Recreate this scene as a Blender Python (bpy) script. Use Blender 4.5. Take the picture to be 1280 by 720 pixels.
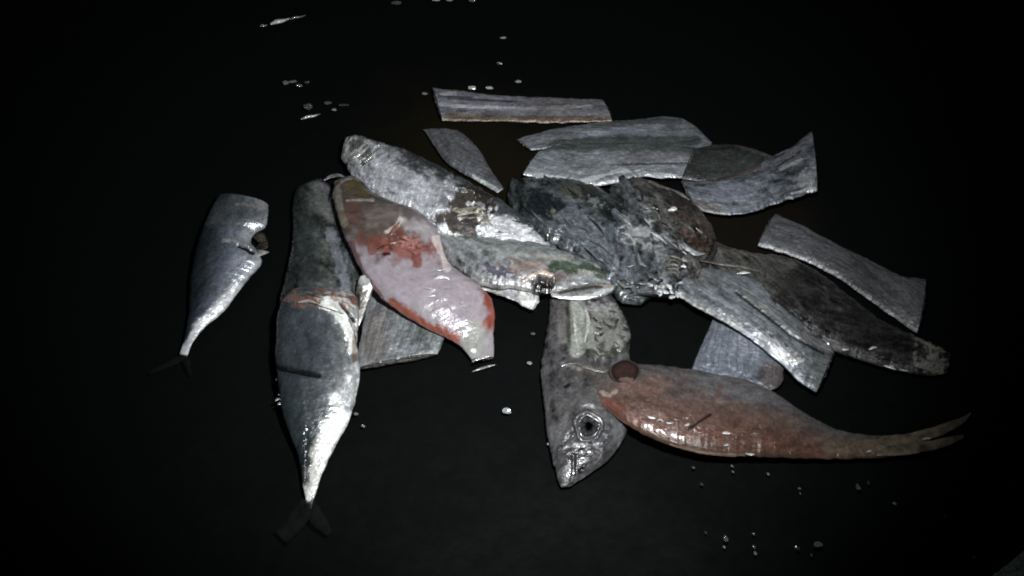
import bpy, math, random
import numpy as np
from mathutils import Vector
random.seed(4)
for o in list(bpy.data.objects): bpy.data.objects.remove(o)
S = bpy.context.scene
COL = S.collection
# ------------------------------------------------------------------ camera
PITCH = math.radians(50); D = 0.72; HF = math.radians(50)
CAM = np.array([0, -D*math.cos(PITCH), D*math.sin(PITCH)])
FWD = np.array([0, math.cos(PITCH), -math.sin(PITCH)]); UPV = np.array([0, math.sin(PITCH), math.cos(PITCH)])
FPX = 640/math.tan(HF/2)
cd = bpy.data.cameras.new('camera'); cam = bpy.data.objects.new('camera', cd); COL.objects.link(cam)
cam.location = CAM; cam.rotation_euler = (math.pi/2-PITCH, 0, 0)
cd.angle = HF; cd.clip_start = 0.01; cd.clip_end = 50
S.camera = cam
# ------------------------------------------------------------------ world, lamp, exposure
w = bpy.data.worlds.new('World'); S.world = w; w.use_nodes = True
w.node_tree.nodes['Background'].inputs[0].default_value = (0.75, 0.95, 1.0, 1)
w.node_tree.nodes['Background'].inputs[1].default_value = 0.013
S.view_settings.view_transform = 'Standard'; S.view_settings.look = 'None'
S.view_settings.exposure = 0; S.view_settings.gamma = 1
ld = bpy.data.lights.new('torch', 'SPOT'); torch = bpy.data.objects.new('torch', ld); COL.objects.link(torch)
ld.energy = 13.5; ld.shadow_soft_size = 0.014; ld.color = (0.96, 0.99, 1.0)
ld.spot_size = math.radians(78); ld.spot_blend = 1.0
torch.location = (0.05, -0.24, 0.42)
tgt = Vector((-0.015, 0.03, 0.0))
torch.rotation_euler = (tgt-torch.location).to_track_quat('-Z', 'Y').to_euler()

# ------------------------------------------------------------------ maths helpers
def unproj(px, py, z):
    d = FWD*FPX + np.array([1., 0, 0])*(px-640) + UPV*(360-py)
    t = (z-CAM[2])/d[2]
    return CAM+d*t
def proj(P):
    P = np.asarray(P, float); r = P-CAM
    zf = r@FWD
    return np.stack([640+FPX*r[..., 0]/zf, 360-FPX*(r@UPV)/zf], -1)
def _h(ix, iy, iz, s):
    n = (ix*73856093) ^ (iy*19349663) ^ (iz*83492791) ^ (s*2654435)
    n = (n ^ (n >> 13)) & 0x7fffffff
    n = (n*1274126177) & 0x7fffffff
    n = (n ^ (n >> 16)) & 0xffff
    return n/65535.0
def vnoise(x, y, z=0, s=1):
    x, y, z = np.broadcast_arrays(np.asarray(x, float), np.asarray(y, float), np.asarray(z, float))
    i, j, k = [np.floor(a).astype(np.int64) for a in (x, y, z)]
    u, v, q = x-i, y-j, z-k
    u, v, q = [a*a*(3-2*a) for a in (u, v, q)]
    r = 0
    for a in (0, 1):
        for b in (0, 1):
            for c in (0, 1):
                r = r+_h(i+a, j+b, k+c, s)*(u if a else 1-u)*(v if b else 1-v)*(q if c else 1-q)
    return r*2-1
def fbm(x, y, z=0, s=1, o=4):
    r = 0; a = 1; t = 0
    for k in range(o):
        r = r+a*vnoise(np.asarray(x)*2**k, np.asarray(y)*2**k, np.asarray(z)*2**k, s+k); t += a; a *= .55
    return r/t
def sstep(a, b, x):
    t = np.clip((x-a)/(b-a), 0, 1); return t*t*(3-2*t)
def resample(pts, n, smooth=True):
    P = np.array(pts, float)
    d = np.r_[0, np.cumsum(np.linalg.norm(np.diff((P[:, 0:2]+P[:, 2:4])/2, axis=0), axis=1)+1e-6)]
    t = np.linspace(0, d[-1], n); out = []
    for tt in t:
        i = min(max(np.searchsorted(d, tt)-1, 0), len(P)-2)
        f = (tt-d[i])/(d[i+1]-d[i])
        p1, p2 = P[i], P[i+1]
        if not smooth: out.append(p1*(1-f)+p2*f); continue
        h = d[i+1]-d[i]
        m1 = (p2-p1)/h if i == 0 else .5*((p1-P[i-1])/(d[i]-d[i-1])+(p2-p1)/h)
        m2 = (p2-p1)/h if i == len(P)-2 else .5*((P[i+2]-p2)/(d[i+2]-d[i+1])+(p2-p1)/h)
        f2, f3 = f*f, f*f*f
        out.append((2*f3-3*f2+1)*p1+(f3-2*f2+f)*h*m1+(-2*f3+3*f2)*p2+(f3-f2)*h*m2)
    return np.array(out)

# ------------------------------------------------------------------ materials
MATS = {}
def skin(name, streak=(60, 900), streak_amt=.5, grain=2500, grain_amt=.35, bump=.5, rough=.42, coat=.3, metal=.4, scales=0.0, sss=0.0, var=.3):
    if name in MATS: return MATS[name]
    m = bpy.data.materials.new(name); m.use_nodes = True; nt = m.node_tree; N = nt.nodes; L = nt.links
    b = N['Principled BSDF']
    def nd(t, **k):
        n = N.new(t)
        for a, v in k.items(): setattr(n, a, v)
        return n
    ca = nd('ShaderNodeVertexColor', layer_name='Col'); pr = nd('ShaderNodeVertexColor', layer_name='Prm')
    sp = nd('ShaderNodeSeparateColor'); L.new(pr.outputs[0], sp.inputs[0])
    uv = nd('ShaderNodeUVMap', uv_map='UVMap'); tc = nd('ShaderNodeTexCoord')
    mp = nd('ShaderNodeMapping'); mp.inputs['Scale'].default_value = (streak[0], streak[1], 1); L.new(uv.outputs[0], mp.inputs[0])
    n1 = nd('ShaderNodeTexNoise'); n1.inputs['Scale'].default_value = 1; n1.inputs['Detail'].default_value = 5; n1.inputs['Roughness'].default_value = .62
    L.new(mp.outputs[0], n1.inputs['Vector'])
    n2 = nd('ShaderNodeTexNoise'); n2.inputs['Scale'].default_value = grain; n2.inputs['Detail'].default_value = 3; L.new(tc.outputs['Object'], n2.inputs['Vector'])
    n3 = nd('ShaderNodeTexNoise'); n3.inputs['Scale'].default_value = 480; n3.inputs['Detail'].default_value = 5; n3.inputs['Roughness'].default_value = .65; L.new(tc.outputs['Object'], n3.inputs['Vector'])
    def mr(src, lo, hi, a=.3, c=.7):
        r = nd('ShaderNodeMapRange'); r.inputs[1].default_value = a; r.inputs[2].default_value = c
        r.inputs[3].default_value = lo; r.inputs[4].default_value = hi; L.new(src, r.inputs[0]); return r.outputs[0]
    def math_(op, a, c):
        r = nd('ShaderNodeMath', operation=op)
        for i, q in enumerate((a, c)):
            if isinstance(q, (int, float)): r.inputs[i].default_value = q
            else: L.new(q, r.inputs[i])
        return r.outputs[0]
    f = math_('MULTIPLY', mr(n1.outputs[0], 1-streak_amt, 1+streak_amt), mr(n2.outputs[0], 1-grain_amt, 1+grain_amt))
    f = math_('MULTIPLY', f, mr(n3.outputs[0], 1-var, 1+var))
    vm = nd('ShaderNodeVectorMath', operation='SCALE'); L.new(ca.outputs[0], vm.inputs[0]); L.new(f, vm.inputs['Scale'])
    L.new(vm.outputs[0], b.inputs['Base Color'])
    # Prm: r = gloss, g = metal, b = bump amount
    ro = math_('SUBTRACT', rough, math_('MULTIPLY', sp.outputs[0], .34))
    ro = math_('ADD', ro, mr(n3.outputs[0], -.1, .12))
    L.new(math_('MAXIMUM', ro, .09), b.inputs['Roughness'])
    L.new(math_('MULTIPLY', sp.outputs[1], metal), b.inputs['Metallic'])
    b.inputs['Coat Weight'].default_value = coat; b.inputs['Coat Roughness'].default_value = .11
    b.inputs['Specular IOR Level'].default_value = .45
    h = math_('ADD', math_('MULTIPLY', n1.outputs[0], 1.0), math_('MULTIPLY', n3.outputs[0], .9))
    h = math_('ADD', h, math_('MULTIPLY', n2.outputs[0], .35))
    if scales:
        vo = nd('ShaderNodeTexVoronoi', feature='F1'); vo.inputs['Scale'].default_value = 1
        m2 = nd('ShaderNodeMapping'); m2.inputs['Scale'].default_value = (330, 620, 1); L.new(uv.outputs[0], m2.inputs[0]); L.new(m2.outputs[0], vo.inputs['Vector'])
        h = math_('ADD', h, math_('MULTIPLY', vo.outputs['Distance'], -scales))
    bp = nd('ShaderNodeBump'); bp.inputs['Distance'].default_value = .0011
    L.new(h, bp.inputs['Height']); L.new(math_('MULTIPLY', math_('ADD', sp.outputs[2], .45), bump), bp.inputs['Strength'])
    L.new(bp.outputs[0], b.inputs['Normal'])
    if sss:
        b.inputs['Subsurface Weight'].default_value = sss; b.inputs['Subsurface Radius'].default_value = (.006, .003, .002); b.inputs['Subsurface Scale'].default_value = .5
    MATS[name] = m; return m
M_HAIR = skin('silver_ribbon_skin', (20, 760), .5, 1200, .14, .35, .40, .12, .9, var=.24)
M_MACK = skin('mackerel_skin', (90, 330), .25, 1200, .14, .33, .33, .4, .95, scales=.3, var=.28)
M_TORN = skin('torn_silver_skin', (300, 240), .35, 1200, .16, .5, .33, .45, .9, scales=.4, var=.32)
M_RED = skin('red_fish_skin', (150, 300), .22, 1200, .15, .36, .34, .7, .3, scales=.4, sss=.1, var=.25)
M_PALE = skin('pale_belly_skin', (160, 220), .08, 1200, .08, .3, .33, .7, .05, sss=.25, var=.1)
M_DARK = skin('dark_back_skin', (120, 420), .6, 1200, .2, .5, .3, .5, .6, scales=.4, var=.45)
M_FLESH = skin('cut_flesh', (400, 400), .4, 1500, .2, .8, .36, .5, .1, var=.4)
M_FIN = skin('fin_membrane', (40, 1500), .5, 2000, .2, .3, .75, 0, .1)

M_FIN.node_tree.nodes['Principled BSDF'].inputs['Specular IOR Level'].default_value = .12
M_FIN.node_tree.nodes['Principled BSDF'].inputs['Alpha'].default_value = .35
M_SOCK = skin('socket_lining', (400, 400), .3, 1500, .2, .6, .8, 0, .0, var=.4)
M_SOCK.node_tree.nodes['Principled BSDF'].inputs['Specular IOR Level'].default_value = .08

# ------------------------------------------------------------------ object helpers
def tag(o, label=None, cat=None, group=None, kind=None):
    for k, v in (('label', label), ('category', cat), ('group', group), ('kind', kind)):
        if v: o[k] = v
    return o
def root(name, px, py, z, label, cat, group=None):
    o = bpy.data.objects.new(name, None); COL.objects.link(o)
    o.empty_display_size = .01; o.location = unproj(px, py, z)
    return tag(o, label, cat, group)
ALLP = []; ALLV = []
def surf(px, py, r=3.0, default=0.0):
    """the world point of the pile that lies nearest to the lens at a place"""
    best = None
    for P, V in zip(ALLP, ALLV):
        m = (np.abs(P[:, 0]-px) < r) & (np.abs(P[:, 1]-py) < r)
        if m.any():
            q = V[m]; i = q[:, 2].argmax()
            if best is None or q[i][2] > best: best = q[i][2]
    return default if best is None else best
def build(name, verts, faces, uvs, cols, prms, mat, parent, loc0=None):
    me = bpy.data.meshes.new(name)
    base = np.array(parent.matrix_world.translation if parent.parent is None else (0, 0, 0))
    off = np.array(parent.get('_o', parent.location))
    me.from_pydata((verts-off).tolist(), [], faces)
    ul = me.uv_layers.new(name='UVMap')
    li = np.zeros(len(me.loops), int); me.loops.foreach_get('vertex_index', li)
    ul.data.foreach_set('uv', uvs[li].ravel())
    for nm, a in (('Col', cols), ('Prm', prms)):
        at = me.color_attributes.new(nm, 'FLOAT_COLOR', 'POINT')
        at.data.foreach_set('color', np.c_[np.clip(a, 0, 1), np.ones(len(a))].ravel())
    me.polygons.foreach_set('use_smooth', [True]*len(me.polygons))
    me.materials.append(mat); me.update()
    o = bpy.data.objects.new(name, me); COL.objects.link(o); o.parent = parent
    return o

def mask(p, X, Y, seed):
    """p: ('e',cx,cy,rx,ry,ang) or ('l',[(x,y)..],halfwidth) -> 0..1"""
    soft = p.get('soft', .25); jag = p.get('jag', .35); fq = p.get('fq', .09)
    if 'e' in p:
        cx, cy, rx, ry, an = p['e']; a = math.radians(an)
        dx, dy = X-cx, Y-cy
        u = dx*math.cos(a)+dy*math.sin(a); v = -dx*math.sin(a)+dy*math.cos(a)
        d = np.sqrt((u/rx)**2+(v/ry)**2)
    else:
        pts, wd = p['l']; d = np.full(X.shape, 1e9)
        for (x0, y0), (x1, y1) in zip(pts[:-1], pts[1:]):
            vx, vy = x1-x0, y1-y0; t = np.clip(((X-x0)*vx+(Y-y0)*vy)/(vx*vx+vy*vy), 0, 1)
            d = np.minimum(d, np.hypot(X-x0-t*vx, Y-y0-t*vy)/wd)
    d = d+jag*fbm(X*fq, Y*fq, 0, seed, 4)*1.3
    return 1-sstep(1-soft, 1+soft, d)

CNT = [0]
def body(name, st, parent, mat, z=(0.0,), th=.5, ramp=None, base=(.35, .36, .38), patches=(), n=150, nr=64, rough_edge=1.2,
         lump=.0008, mott=.35, mcol=None, gloss=.2, metal=.6, bmp=.5, topfrac=.65, pw=1.0, hmax=.03, smooth=True,
         cap=True, capmat=None, capcol=(.16, .09, .08), register=True, hmin=0.0006, keep_open=False, uvs0=0, ridge=0.0, fit=True):
    """A swept fish body.  st rows: (xL,yL,xR,yR).  z: base heights (m) spread along the rows.  th: thickness / half width."""
    CNT[0] += 1; sd = CNT[0]*17
    if n >= 150: n = int(n*1.5); nr = 110
    R = resample(st, n, smooth)
    tt = np.linspace(0, 1, n)
    zz = np.interp(tt, np.linspace(0, 1, len(z)), z)
    tv = np.interp(tt, np.linspace(0, 1, len(th)), th) if isinstance(th, (list, tuple)) else np.full(n, th)
    # ragged edges
    ln = np.hypot(*np.diff((R[:, :2]+R[:, 2:4])/2, axis=0).T).sum()
    if rough_edge:
        e = (R[:, 2:4]-R[:, :2]); el = np.linalg.norm(e, axis=1, keepdims=True)+1e-6; e = e/el
        k = np.minimum(1, el[:, 0]/20)
        jl = fbm(tt*ln/9, 0, 0, sd, 4)*rough_edge*k; jr = fbm(tt*ln/9, 5, 0, sd+3, 4)*rough_edge*k
        R[:, :2] += e*jl[:, None]; R[:, 2:4] += e*jr[:, None]
    nt_ = int(nr*.8); ph = np.r_[np.linspace(0, math.pi, nt_, endpoint=False), np.linspace(math.pi, 2*math.pi, nr-nt_, endpoint=False)]
    cs, sn = np.cos(ph), np.sin(ph)
    cs = np.sign(cs)*np.abs(cs)**pw; 
    V = np.zeros((n, nr, 3)); A = np.zeros(n)
    for i in range(n):
        Lp, Rp = R[i, :2].copy(), R[i, 2:4].copy(); tgtL, tgtR = Lp.copy(), Rp.copy()
        e = tgtR-tgtL; W = np.linalg.norm(e); e = e/(W+1e-6)
        h = None
        for it in range(7 if fit else 1):
            zc = zz[i]+(h*(1-topfrac) if h else 0)
            a3, b3 = unproj(*Lp, zc), unproj(*Rp, zc)
            c = (a3+b3)/2; wv = (b3-a3)/2; a = np.linalg.norm(wv[:2])
            if h is None:
                h = float(np.clip(tv[i]*a, hmin, hmax))
            ring = c+np.outer(cs, wv)
            hz = np.where(sn > 0, sn*h*topfrac, sn*h*(1-topfrac))
            ring[:, 2] = zc+hz
            p = proj(ring); d = (p-tgtL)@e
            if it < 6:
                eL, eR = d.min(), W-d.max()
                nL, nR = Lp-e*eL*.8, Rp+e*eR*.8
                if (nR-nL)@e > W*.25: Lp, Rp = nL, nR
        V[i] = ring; A[i] = a
    # coordinates
    cen = V.mean(1); sl = np.r_[0, np.cumsum(np.linalg.norm(np.diff(cen, axis=0), axis=1))]
    U = np.repeat(sl[:, None], nr, 1)+uvs0
    side = np.cos(ph)[None, :].repeat(n, 0)
    VV = np.arccos(np.clip(side, -1, 1))*A[:, None]*.8
    # lumps
    nrm = np.stack([cs*0, cs*0, np.abs(sn)], -1)[None]
    f = fbm(V[..., 0]*70, V[..., 1]*70, V[..., 2]*70, sd, 4)*lump+fbm(V[..., 0]*400, V[..., 1]*400, V[..., 2]*400, sd, 3)*lump*.35
    if ridge:
        rg = 1-np.abs(fbm(V[..., 0]*55-V[..., 1]*40, V[..., 1]*150+V[..., 0]*90, 0, sd+4, 3))*2.6
        rg2 = 1-np.abs(fbm(V[..., 0]*420, V[..., 1]*420, 0, sd+6, 3))*3
        f = f+np.clip(rg, -1, 1)*ridge+np.clip(rg2, -1, 1)*ridge*.13
    k = np.clip(A/.01, .1, 1)[:, None]*np.where(sn > 0, sn, sn*0)[None]
    V[..., 2] += f*k
    P = proj(V.reshape(-1, 3)); X, Y = P[:, 0], P[:, 1]
    s = side.reshape(-1)       # -1 = first edge ... +1 = second edge
    if ramp:
        rx = [q[0] for q in ramp]
        wob = s+.16*fbm(U.reshape(-1)*60, s*2, 0, sd+7, 3)
        c = np.stack([np.interp(wob, rx, [q[1][k] for q in ramp]) for k in range(3)], -1)
    else: c = np.tile(np.array(base, float), (len(s), 1))
    m1 = fbm(U.reshape(-1)*110, VV.reshape(-1)*260, sd, sd+1, 4)
    m2 = fbm(U.reshape(-1)*30, VV.reshape(-1)*60, sd, sd+2, 3)
    m3 = fbm(V[..., 0].reshape(-1)*420, V[..., 1].reshape(-1)*420, 0, sd+12, 3)
    c = c*np.clip(1+mott*m1*2.2+mott*.9*m2+mott*1.1*m3, .15, 2.4)[:, None]
    pr = np.tile(np.array([gloss, metal, bmp], float), (len(s), 1))
    Vf = V.reshape(-1, 3)
    for i, p in enumerate(patches):
        m = mask(p, X, Y, sd+31*i+5)*p.get('a', 1.0)
        m = m*(np.sin(np.tile(ph, n)) > -.25)
        if 'c' in p: c = c*(1-m[:, None])+np.array(p['c'])*m[:, None]*(1+.5*m1[:, None])
        if 'mul' in p: c = c*(1-m[:, None])+c*m[:, None]*np.array(p['mul'])
        if 'g' in p: pr[:, 0] = pr[:, 0]*(1-m)+p['g']*m
        if 'm' in p: pr[:, 1] = pr[:, 1]*(1-m)+p['m']*m
        if 'b' in p: pr[:, 2] = pr[:, 2]*(1-m)+p['b']*m
        if 'dz' in p: Vf[:, 2] += p['dz']*m*(np.sin(np.tile(ph, n)) > .05)
    c = np.clip(c, .004, .95)
    # faces
    F = []
    for i in range(n-1):
        b0, b1 = i*nr, (i+1)*nr
        for j in range(nr):
            j2 = (j+1) % nr; F.append((b0+j, b0+j2, b1+j2, b1+j))
    UVs = np.stack([U.reshape(-1), VV.reshape(-1)], -1)
    if cap and capmat is None:
        F.append(tuple(range(nr-1, -1, -1))); F.append(tuple((n-1)*nr+j for j in range(nr)))
    o = build(name, Vf, F, UVs, c, pr, mat, parent)
    # cut faces as parts
    if capmat is not None:
        for end in (0, n-1):
            if A[end] < .004: 
                continue
            ring = Vf[end*nr:(end+1)*nr]; ctr = ring.mean(0)
            axis = (cen[end]-cen[end-1 if end else 1]); axis /= np.linalg.norm(axis)+1e-9
            vs = []; cc = []; K = 9
            for k in range(K):
                fr = 1-k/(K-.6)
                q = ctr+(ring-ctr)*fr
                bul = (math.sqrt(max(0, 1-fr**2)))*.0012
                q = q+axis*bul+axis[None]*(fbm(q[:, 0]*500, q[:, 1]*500, q[:, 2]*500, sd+k*0, 3)*.0012)[:, None]*(1 if k else 0)
                vs.append(q)
                t = (1-fr)
                col = np.array(capcol)*(1.0 if t > .15 else .5)
                if t > .8: col = col*.5+np.array((.45, .42, .38))*.5
                cc.append(np.tile(col, (nr, 1))*(1+.6*fbm(q[:, 0]*600, q[:, 1]*600, q[:, 2]*600, sd+9, 3))[:, None])
            vs = np.concatenate(vs); cc = np.concatenate(cc); F2 = []
            for k in range(K-1):
                for j in range(nr):
                    j2 = (j+1) % nr
                    q = (k*nr+j, k*nr+j2, (k+1)*nr+j2, (k+1)*nr+j); F2.append(q if end else q[::-1])
            F2.append(tuple((K-1)*nr+j for j in range(nr)))
            build('cut_face', vs, F2, vs[:, :2].copy(), np.clip(cc, .01, .9), np.tile((.5, .1, .8), (len(vs), 1)), capmat, parent)
    if register:
        ALLP.append(P); ALLV.append(Vf.copy())
    return o

def strand(name, pts, wpx, parent, mat, col, z=None, dz=.0006, th=.9, gloss=.6, metal=.4, n=36, nr=14, taper=(.3, 1, 1, .2), **kw):
    """a thin strip, rib, ray or shred laid along pts over whatever is beneath"""
    P = np.array(pts, float); T = np.gradient(P, axis=0); T /= np.linalg.norm(T, axis=1, keepdims=True)+1e-9
    Nn = np.stack([-T[:, 1], T[:, 0]], -1); k = np.interp(np.linspace(0, 1, len(P)), np.linspace(0, 1, len(taper)), taper)*wpx/2
    st = [(a[0]+m[0]*q, a[1]+m[1]*q, a[0]-m[0]*q, a[1]-m[1]*q) for a, m, q in zip(P, Nn, k)]
    if z is None: z = [surf(x, y, 4)+dz for x, y in pts]
    if isinstance(z, (int, float)): z = (z,)
    kw.setdefault('mott', .5); kw.setdefault('rough_edge', .4); kw.setdefault('lump', .0003)
    return body(name, st, parent, mat, z=z, th=th, base=col, n=n, nr=nr, gloss=gloss, metal=metal, hmin=.0005, **kw)

# ------------------------------------------------------------------ the black sheet
def ground():
    nx, ny = 420, 340
    xs = np.linspace(-1.1, 1.1, nx); ys = np.linspace(-.75, 1.35, ny)
    xs = np.sign(xs)*np.abs(xs/1.1)**1.5*1.1
    Xg, Yg = np.meshgrid(xs, ys)
    Z = fbm(Xg*5, Yg*6, 0, 3, 3)*.0035+fbm(Xg*22, Yg*28, 0, 8, 3)*.0007-.004
    V = np.stack([Xg, Yg, Z], -1).reshape(-1, 3)
    P = proj(V); X, Y = P[:, 0], P[:, 1]
    c = np.tile((.003, .0036, .0036), (len(V), 1)).astype(float)
    m = mask({'e': (620, 215, 130, 70, 25), 'soft': .6, 'jag': .5, 'fq': .02}, X, Y, 5)[:, None]
    c = c*(1-m)+np.array((.008, .0065, .0035))*m
    m = mask({'e': (930, 300, 90, 60, 0), 'soft': .6, 'jag': .5, 'fq': .02}, X, Y, 9)[:, None]
    c = c*(1-m)+np.array((.007, .006, .0045))*m
    me = bpy.data.meshes.new('ground')
    F = [(j*nx+i, j*nx+i+1, (j+1)*nx+i+1, (j+1)*nx+i) for j in range(ny-1) for i in range(nx-1)]
    me.from_pydata(V.tolist(), [], F)
    at = me.color_attributes.new('Col', 'FLOAT_COLOR', 'POINT'); at.data.foreach_set('color', np.c_[c, np.ones(len(c))].ravel())
    me.polygons.foreach_set('use_smooth', [True]*len(me.polygons))
    m = bpy.data.materials.new('wet_black_sheet'); m.use_nodes = True; nt = m.node_tree; N = nt.nodes; L = nt.links; b = N['Principled BSDF']
    ca = N.new('ShaderNodeVertexColor'); ca.layer_name = 'Col'; L.new(ca.outputs[0], b.inputs['Base Color'])
    tc = N.new('ShaderNodeTexCoord'); n = N.new('ShaderNodeTexNoise'); n.inputs['Scale'].default_value = 130; n.inputs['Detail'].default_value = 6; L.new(tc.outputs['Object'], n.inputs['Vector'])
    bp = N.new('ShaderNodeBump'); bp.inputs['Distance'].default_value = .0006; bp.inputs['Strength'].default_value = .35; L.new(n.outputs[0], bp.inputs['Height']); L.new(bp.outputs[0], b.inputs['Normal'])
    r = N.new('ShaderNodeMapRange'); r.inputs[3].default_value = .3; r.inputs[4].default_value = .55; L.new(n.outputs[0], r.inputs[0]); L.new(r.outputs[0], b.inputs['Roughness'])
    b.inputs['Specular IOR Level'].default_value = .09
    me.materials.append(m)
    o = bpy.data.objects.new('ground', me); COL.objects.link(o); o['kind'] = 'structure'
ground()

G_RIB = 'cut lengths of silver ribbon fish in the pile'
RR = dict(th=.28, pw=.9, rough_edge=1.2, lump=.0014, capmat=M_FLESH, capcol=(.09, .085, .08), mott=.24, gloss=.08)
def ribbon(label, st, z, base=(.30, .31, .33), patches=(), **kw):
    c = np.mean(np.array(st), 0)
    base = tuple(b*q for b, q in zip(base, (1.22, 1.25, 1.32)))
    r = root('ribbon_fish_piece', (c[0]+c[2])/2, (c[1]+c[3])/2, min(z), label, 'fish piece', G_RIB)
    k = dict(RR); k.update(kw)
    body('body', st, r, M_HAIR, z=z, base=base, patches=patches, **k)
    return r

# =============== bottom layer ===============
ribbon('long striped silver length of ribbon fish lying straight at the very back of the pile',
       [(541, 110, 553, 151), (570, 113, 578, 152), (620, 119, 625, 152), (680, 122, 685, 154), (752, 124, 765, 152)], (.001,),
       base=(.27, .26, .28), patches=[
       {'l': ([(548, 131), (600, 134), (660, 135), (740, 133)], 2.2), 'c': (.75, .75, .8), 'jag': .5, 'a': .7},
       {'l': ([(553, 118), (568, 116)], 3), 'c': (.75, .75, .8), 'jag': .6, 'a': .8},
       {'l': ([(560, 123), (640, 127)], 1.2), 'c': (.06, .06, .07), 'a': .7},
       {'l': ([(560, 148), (680, 150), (760, 150)], 6), 'c': (.16, .11, .06), 'soft': .6, 'a': .8},
       {'l': ([(548, 120), (590, 122)], 1), 'c': (.06, .06, .07), 'a': .8},
       {'e': (700, 130, 40, 8, 0), 'c': (.24, .2, .19), 'soft': .7, 'a': .6}])
ribbon('dim grey blunt piece of ribbon fish behind the torn silver mackerel',
       [(528, 162, 531, 164), (545, 160, 543, 183), (573, 164, 560, 205), (598, 186, 588, 222), (616, 215, 606, 232), (630, 236, 622, 241)], (.001,),
       base=(.145, .145, .15), th=.35, patches=[
       {'l': ([(592, 222), (606, 230), (624, 240)], 3.5), 'c': (.6, .62, .62), 'jag': .8, 'fq': .25, 'a': .8}], capmat=None)
ribbon('upper of two silver ribbon fish lengths lying together at the back right, with pale streak',
       [(646, 174, 664, 188), (690, 162, 700, 184), (740, 154, 745, 188), (800, 149, 800, 192), (840, 146, 840, 193), (862, 153, 862, 193), (890, 178, 884, 192)],
       (.001,), base=(.2, .205, .21), patches=[
       {'l': ([(700, 172), (760, 165), (830, 157)], 3.2), 'c': (.45, .45, .55), 'jag': .5, 'a': .7},
       {'l': ([(680, 176), (720, 171)], 5), 'c': (.3, .29, .3), 'a': .6},
       {'l': ([(740, 158), (800, 152), (850, 151)], 3), 'c': (.1, .1, .1), 'a': .6},
       {'l': ([(690, 182), (740, 177), (870, 176)], 6), 'c': (.07, .09, .08), 'a': .8}])
ribbon('dark olive piece of ribbon fish wedged beside the ragged end at back right',
       [(868, 186, 852, 224), (890, 181, 880, 228), (920, 181, 915, 226), (945, 187, 945, 212), (968, 196, 964, 200)], (.001,),
       base=(.058, .061, .056), capmat=None, patches=[{'l': ([(920, 182), (965, 196)], 2), 'c': (.2, .17, .15), 'a': .7}])
ribbon('long grey ribbon fish length at far right with its square end out in the dark',
       [(970, 267, 947, 308), (1005, 283, 985, 319), (1050, 307, 1030, 338), (1090, 326, 1068, 362), (1122, 343, 1100, 385), (1157, 349, 1146, 417)], (.002, .002, .001),
       base=(.15, .15, .152), patches=[
       {'l': ([(955, 306), (1010, 325), (1060, 346)], 3), 'c': (.4, .38, .38), 'a': .5},
       {'e': (1075, 350, 45, 18, 25), 'c': (.1, .1, .1), 'soft': .5, 'a': .6},
       {'e': (1135, 380, 22, 28, 0), 'c': (.3, .3, .3), 'soft': .6, 'a': .4, 'jag': .8, 'fq': .2}])
ribbon('short squarish bluish ribbon fish chunk tucked under the front right length, behind the red fish',
       [(893, 393, 985, 415), (884, 415, 984, 438), (873, 440, 980, 462), (864, 468, 973, 484), (868, 476, 955, 492)], (.001,),
       base=(.2, .215, .24), th=.18, patches=[{'e': (925, 425, 28, 22, 0), 'c': (.38, .4, .46), 'jag': 1.2, 'fq': .18, 'a': .6},
       {'e': (965, 470, 18, 16, 0), 'c': (.14, .1, .09), 'a': .7}])
ribbon('pale rectangular ribbon fish chunk between the large mackerel and the pink fish',
       [(470, 352, 560, 385), (460, 380, 560, 402), (452, 415, 556, 420), (446, 461, 547, 443)], (.001,),
       base=(.27, .28, .28), th=.2, patches=[
       {'l': ([(447, 458), (500, 451), (546, 441)], 4), 'c': (.55, .57, .57), 'jag': .8, 'fq': .2, 'a': .8},
       {'e': (466, 425, 16, 40, 10), 'c': (.22, .17, .15), 'soft': .7, 'a': .6},
       {'e': (528, 420, 18, 12, 20), 'c': (.14, .15, .14), 'jag': 1.2, 'fq': .3, 'a': .7},
       {'l': ([(500, 392), (488, 440)], 5), 'c': (.42, .43, .42), 'a': .4, 'soft': .6}])

# small mackerel at left
r = root('mackerel_tail_piece', 285, 350, 0, 'small slim mackerel tail end lying alone at left, notched at its belly', 'fish piece', 'mackerel tail halves')
body('body', [(272, 247, 335, 257), (264, 262, 335, 268), (258, 275, 332, 283), (252, 290, 318, 292), (248, 302, 314, 303), (245, 312, 321, 313), (243, 322, 327, 327), (239, 345, 312, 347), (237, 368, 296, 368),
     (236, 390, 278, 391), (233, 410, 257, 408), (229, 428, 241, 428), (224, 444, 234, 446)], r, M_MACK, z=(.001,), th=.55, n=200, smooth=True,
     ramp=[(-1, (.02, .027, .034)), (-.45, (.045, .055, .065)), (0, (.15, .17, .22)), (.5, (.36, .39, .46)), (1, (.6, .62, .66))], mott=.22, capmat=M_FLESH, capcol=(.1, .08, .06), hmax=.024, rough_edge=1,
     patches=[{'l': ([(232, 438), (246, 414), (268, 390), (296, 362)], 7), 'c': (.8, .8, .8), 'soft': .5, 'jag': .6, 'a': .85, 'm': .2},
              {'e': (290, 264, 42, 22, 10), 'c': (.14, .155, .16), 'jag': .8, 'soft': .5, 'a': .75},
              {'e': (323, 281, 13, 8, -30), 'c': (.45, .47, .5), 'jag': .8, 'a': .6},
              {'l': ([(278, 301), (292, 300), (303, 304), (312, 307)], 1.8), 'c': (.5, .5, .52), 'jag': .7, 'fq': .2, 'g': .9, 'dz': .0008},
              {'l': ([(297, 307), (308, 311), (316, 316)], 2.2), 'c': (.01, .01, .01), 'jag': .4, 'dz': -.002},
              {'l': ([(296, 255), (330, 258)], 2), 'c': (.4, .38, .34), 'jag': .8, 'fq': .3, 'a': .7},
              {'e': (255, 420, 40, 90, -60), 'mul': (1, 1, 1.06), 'a': .5}])
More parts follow.
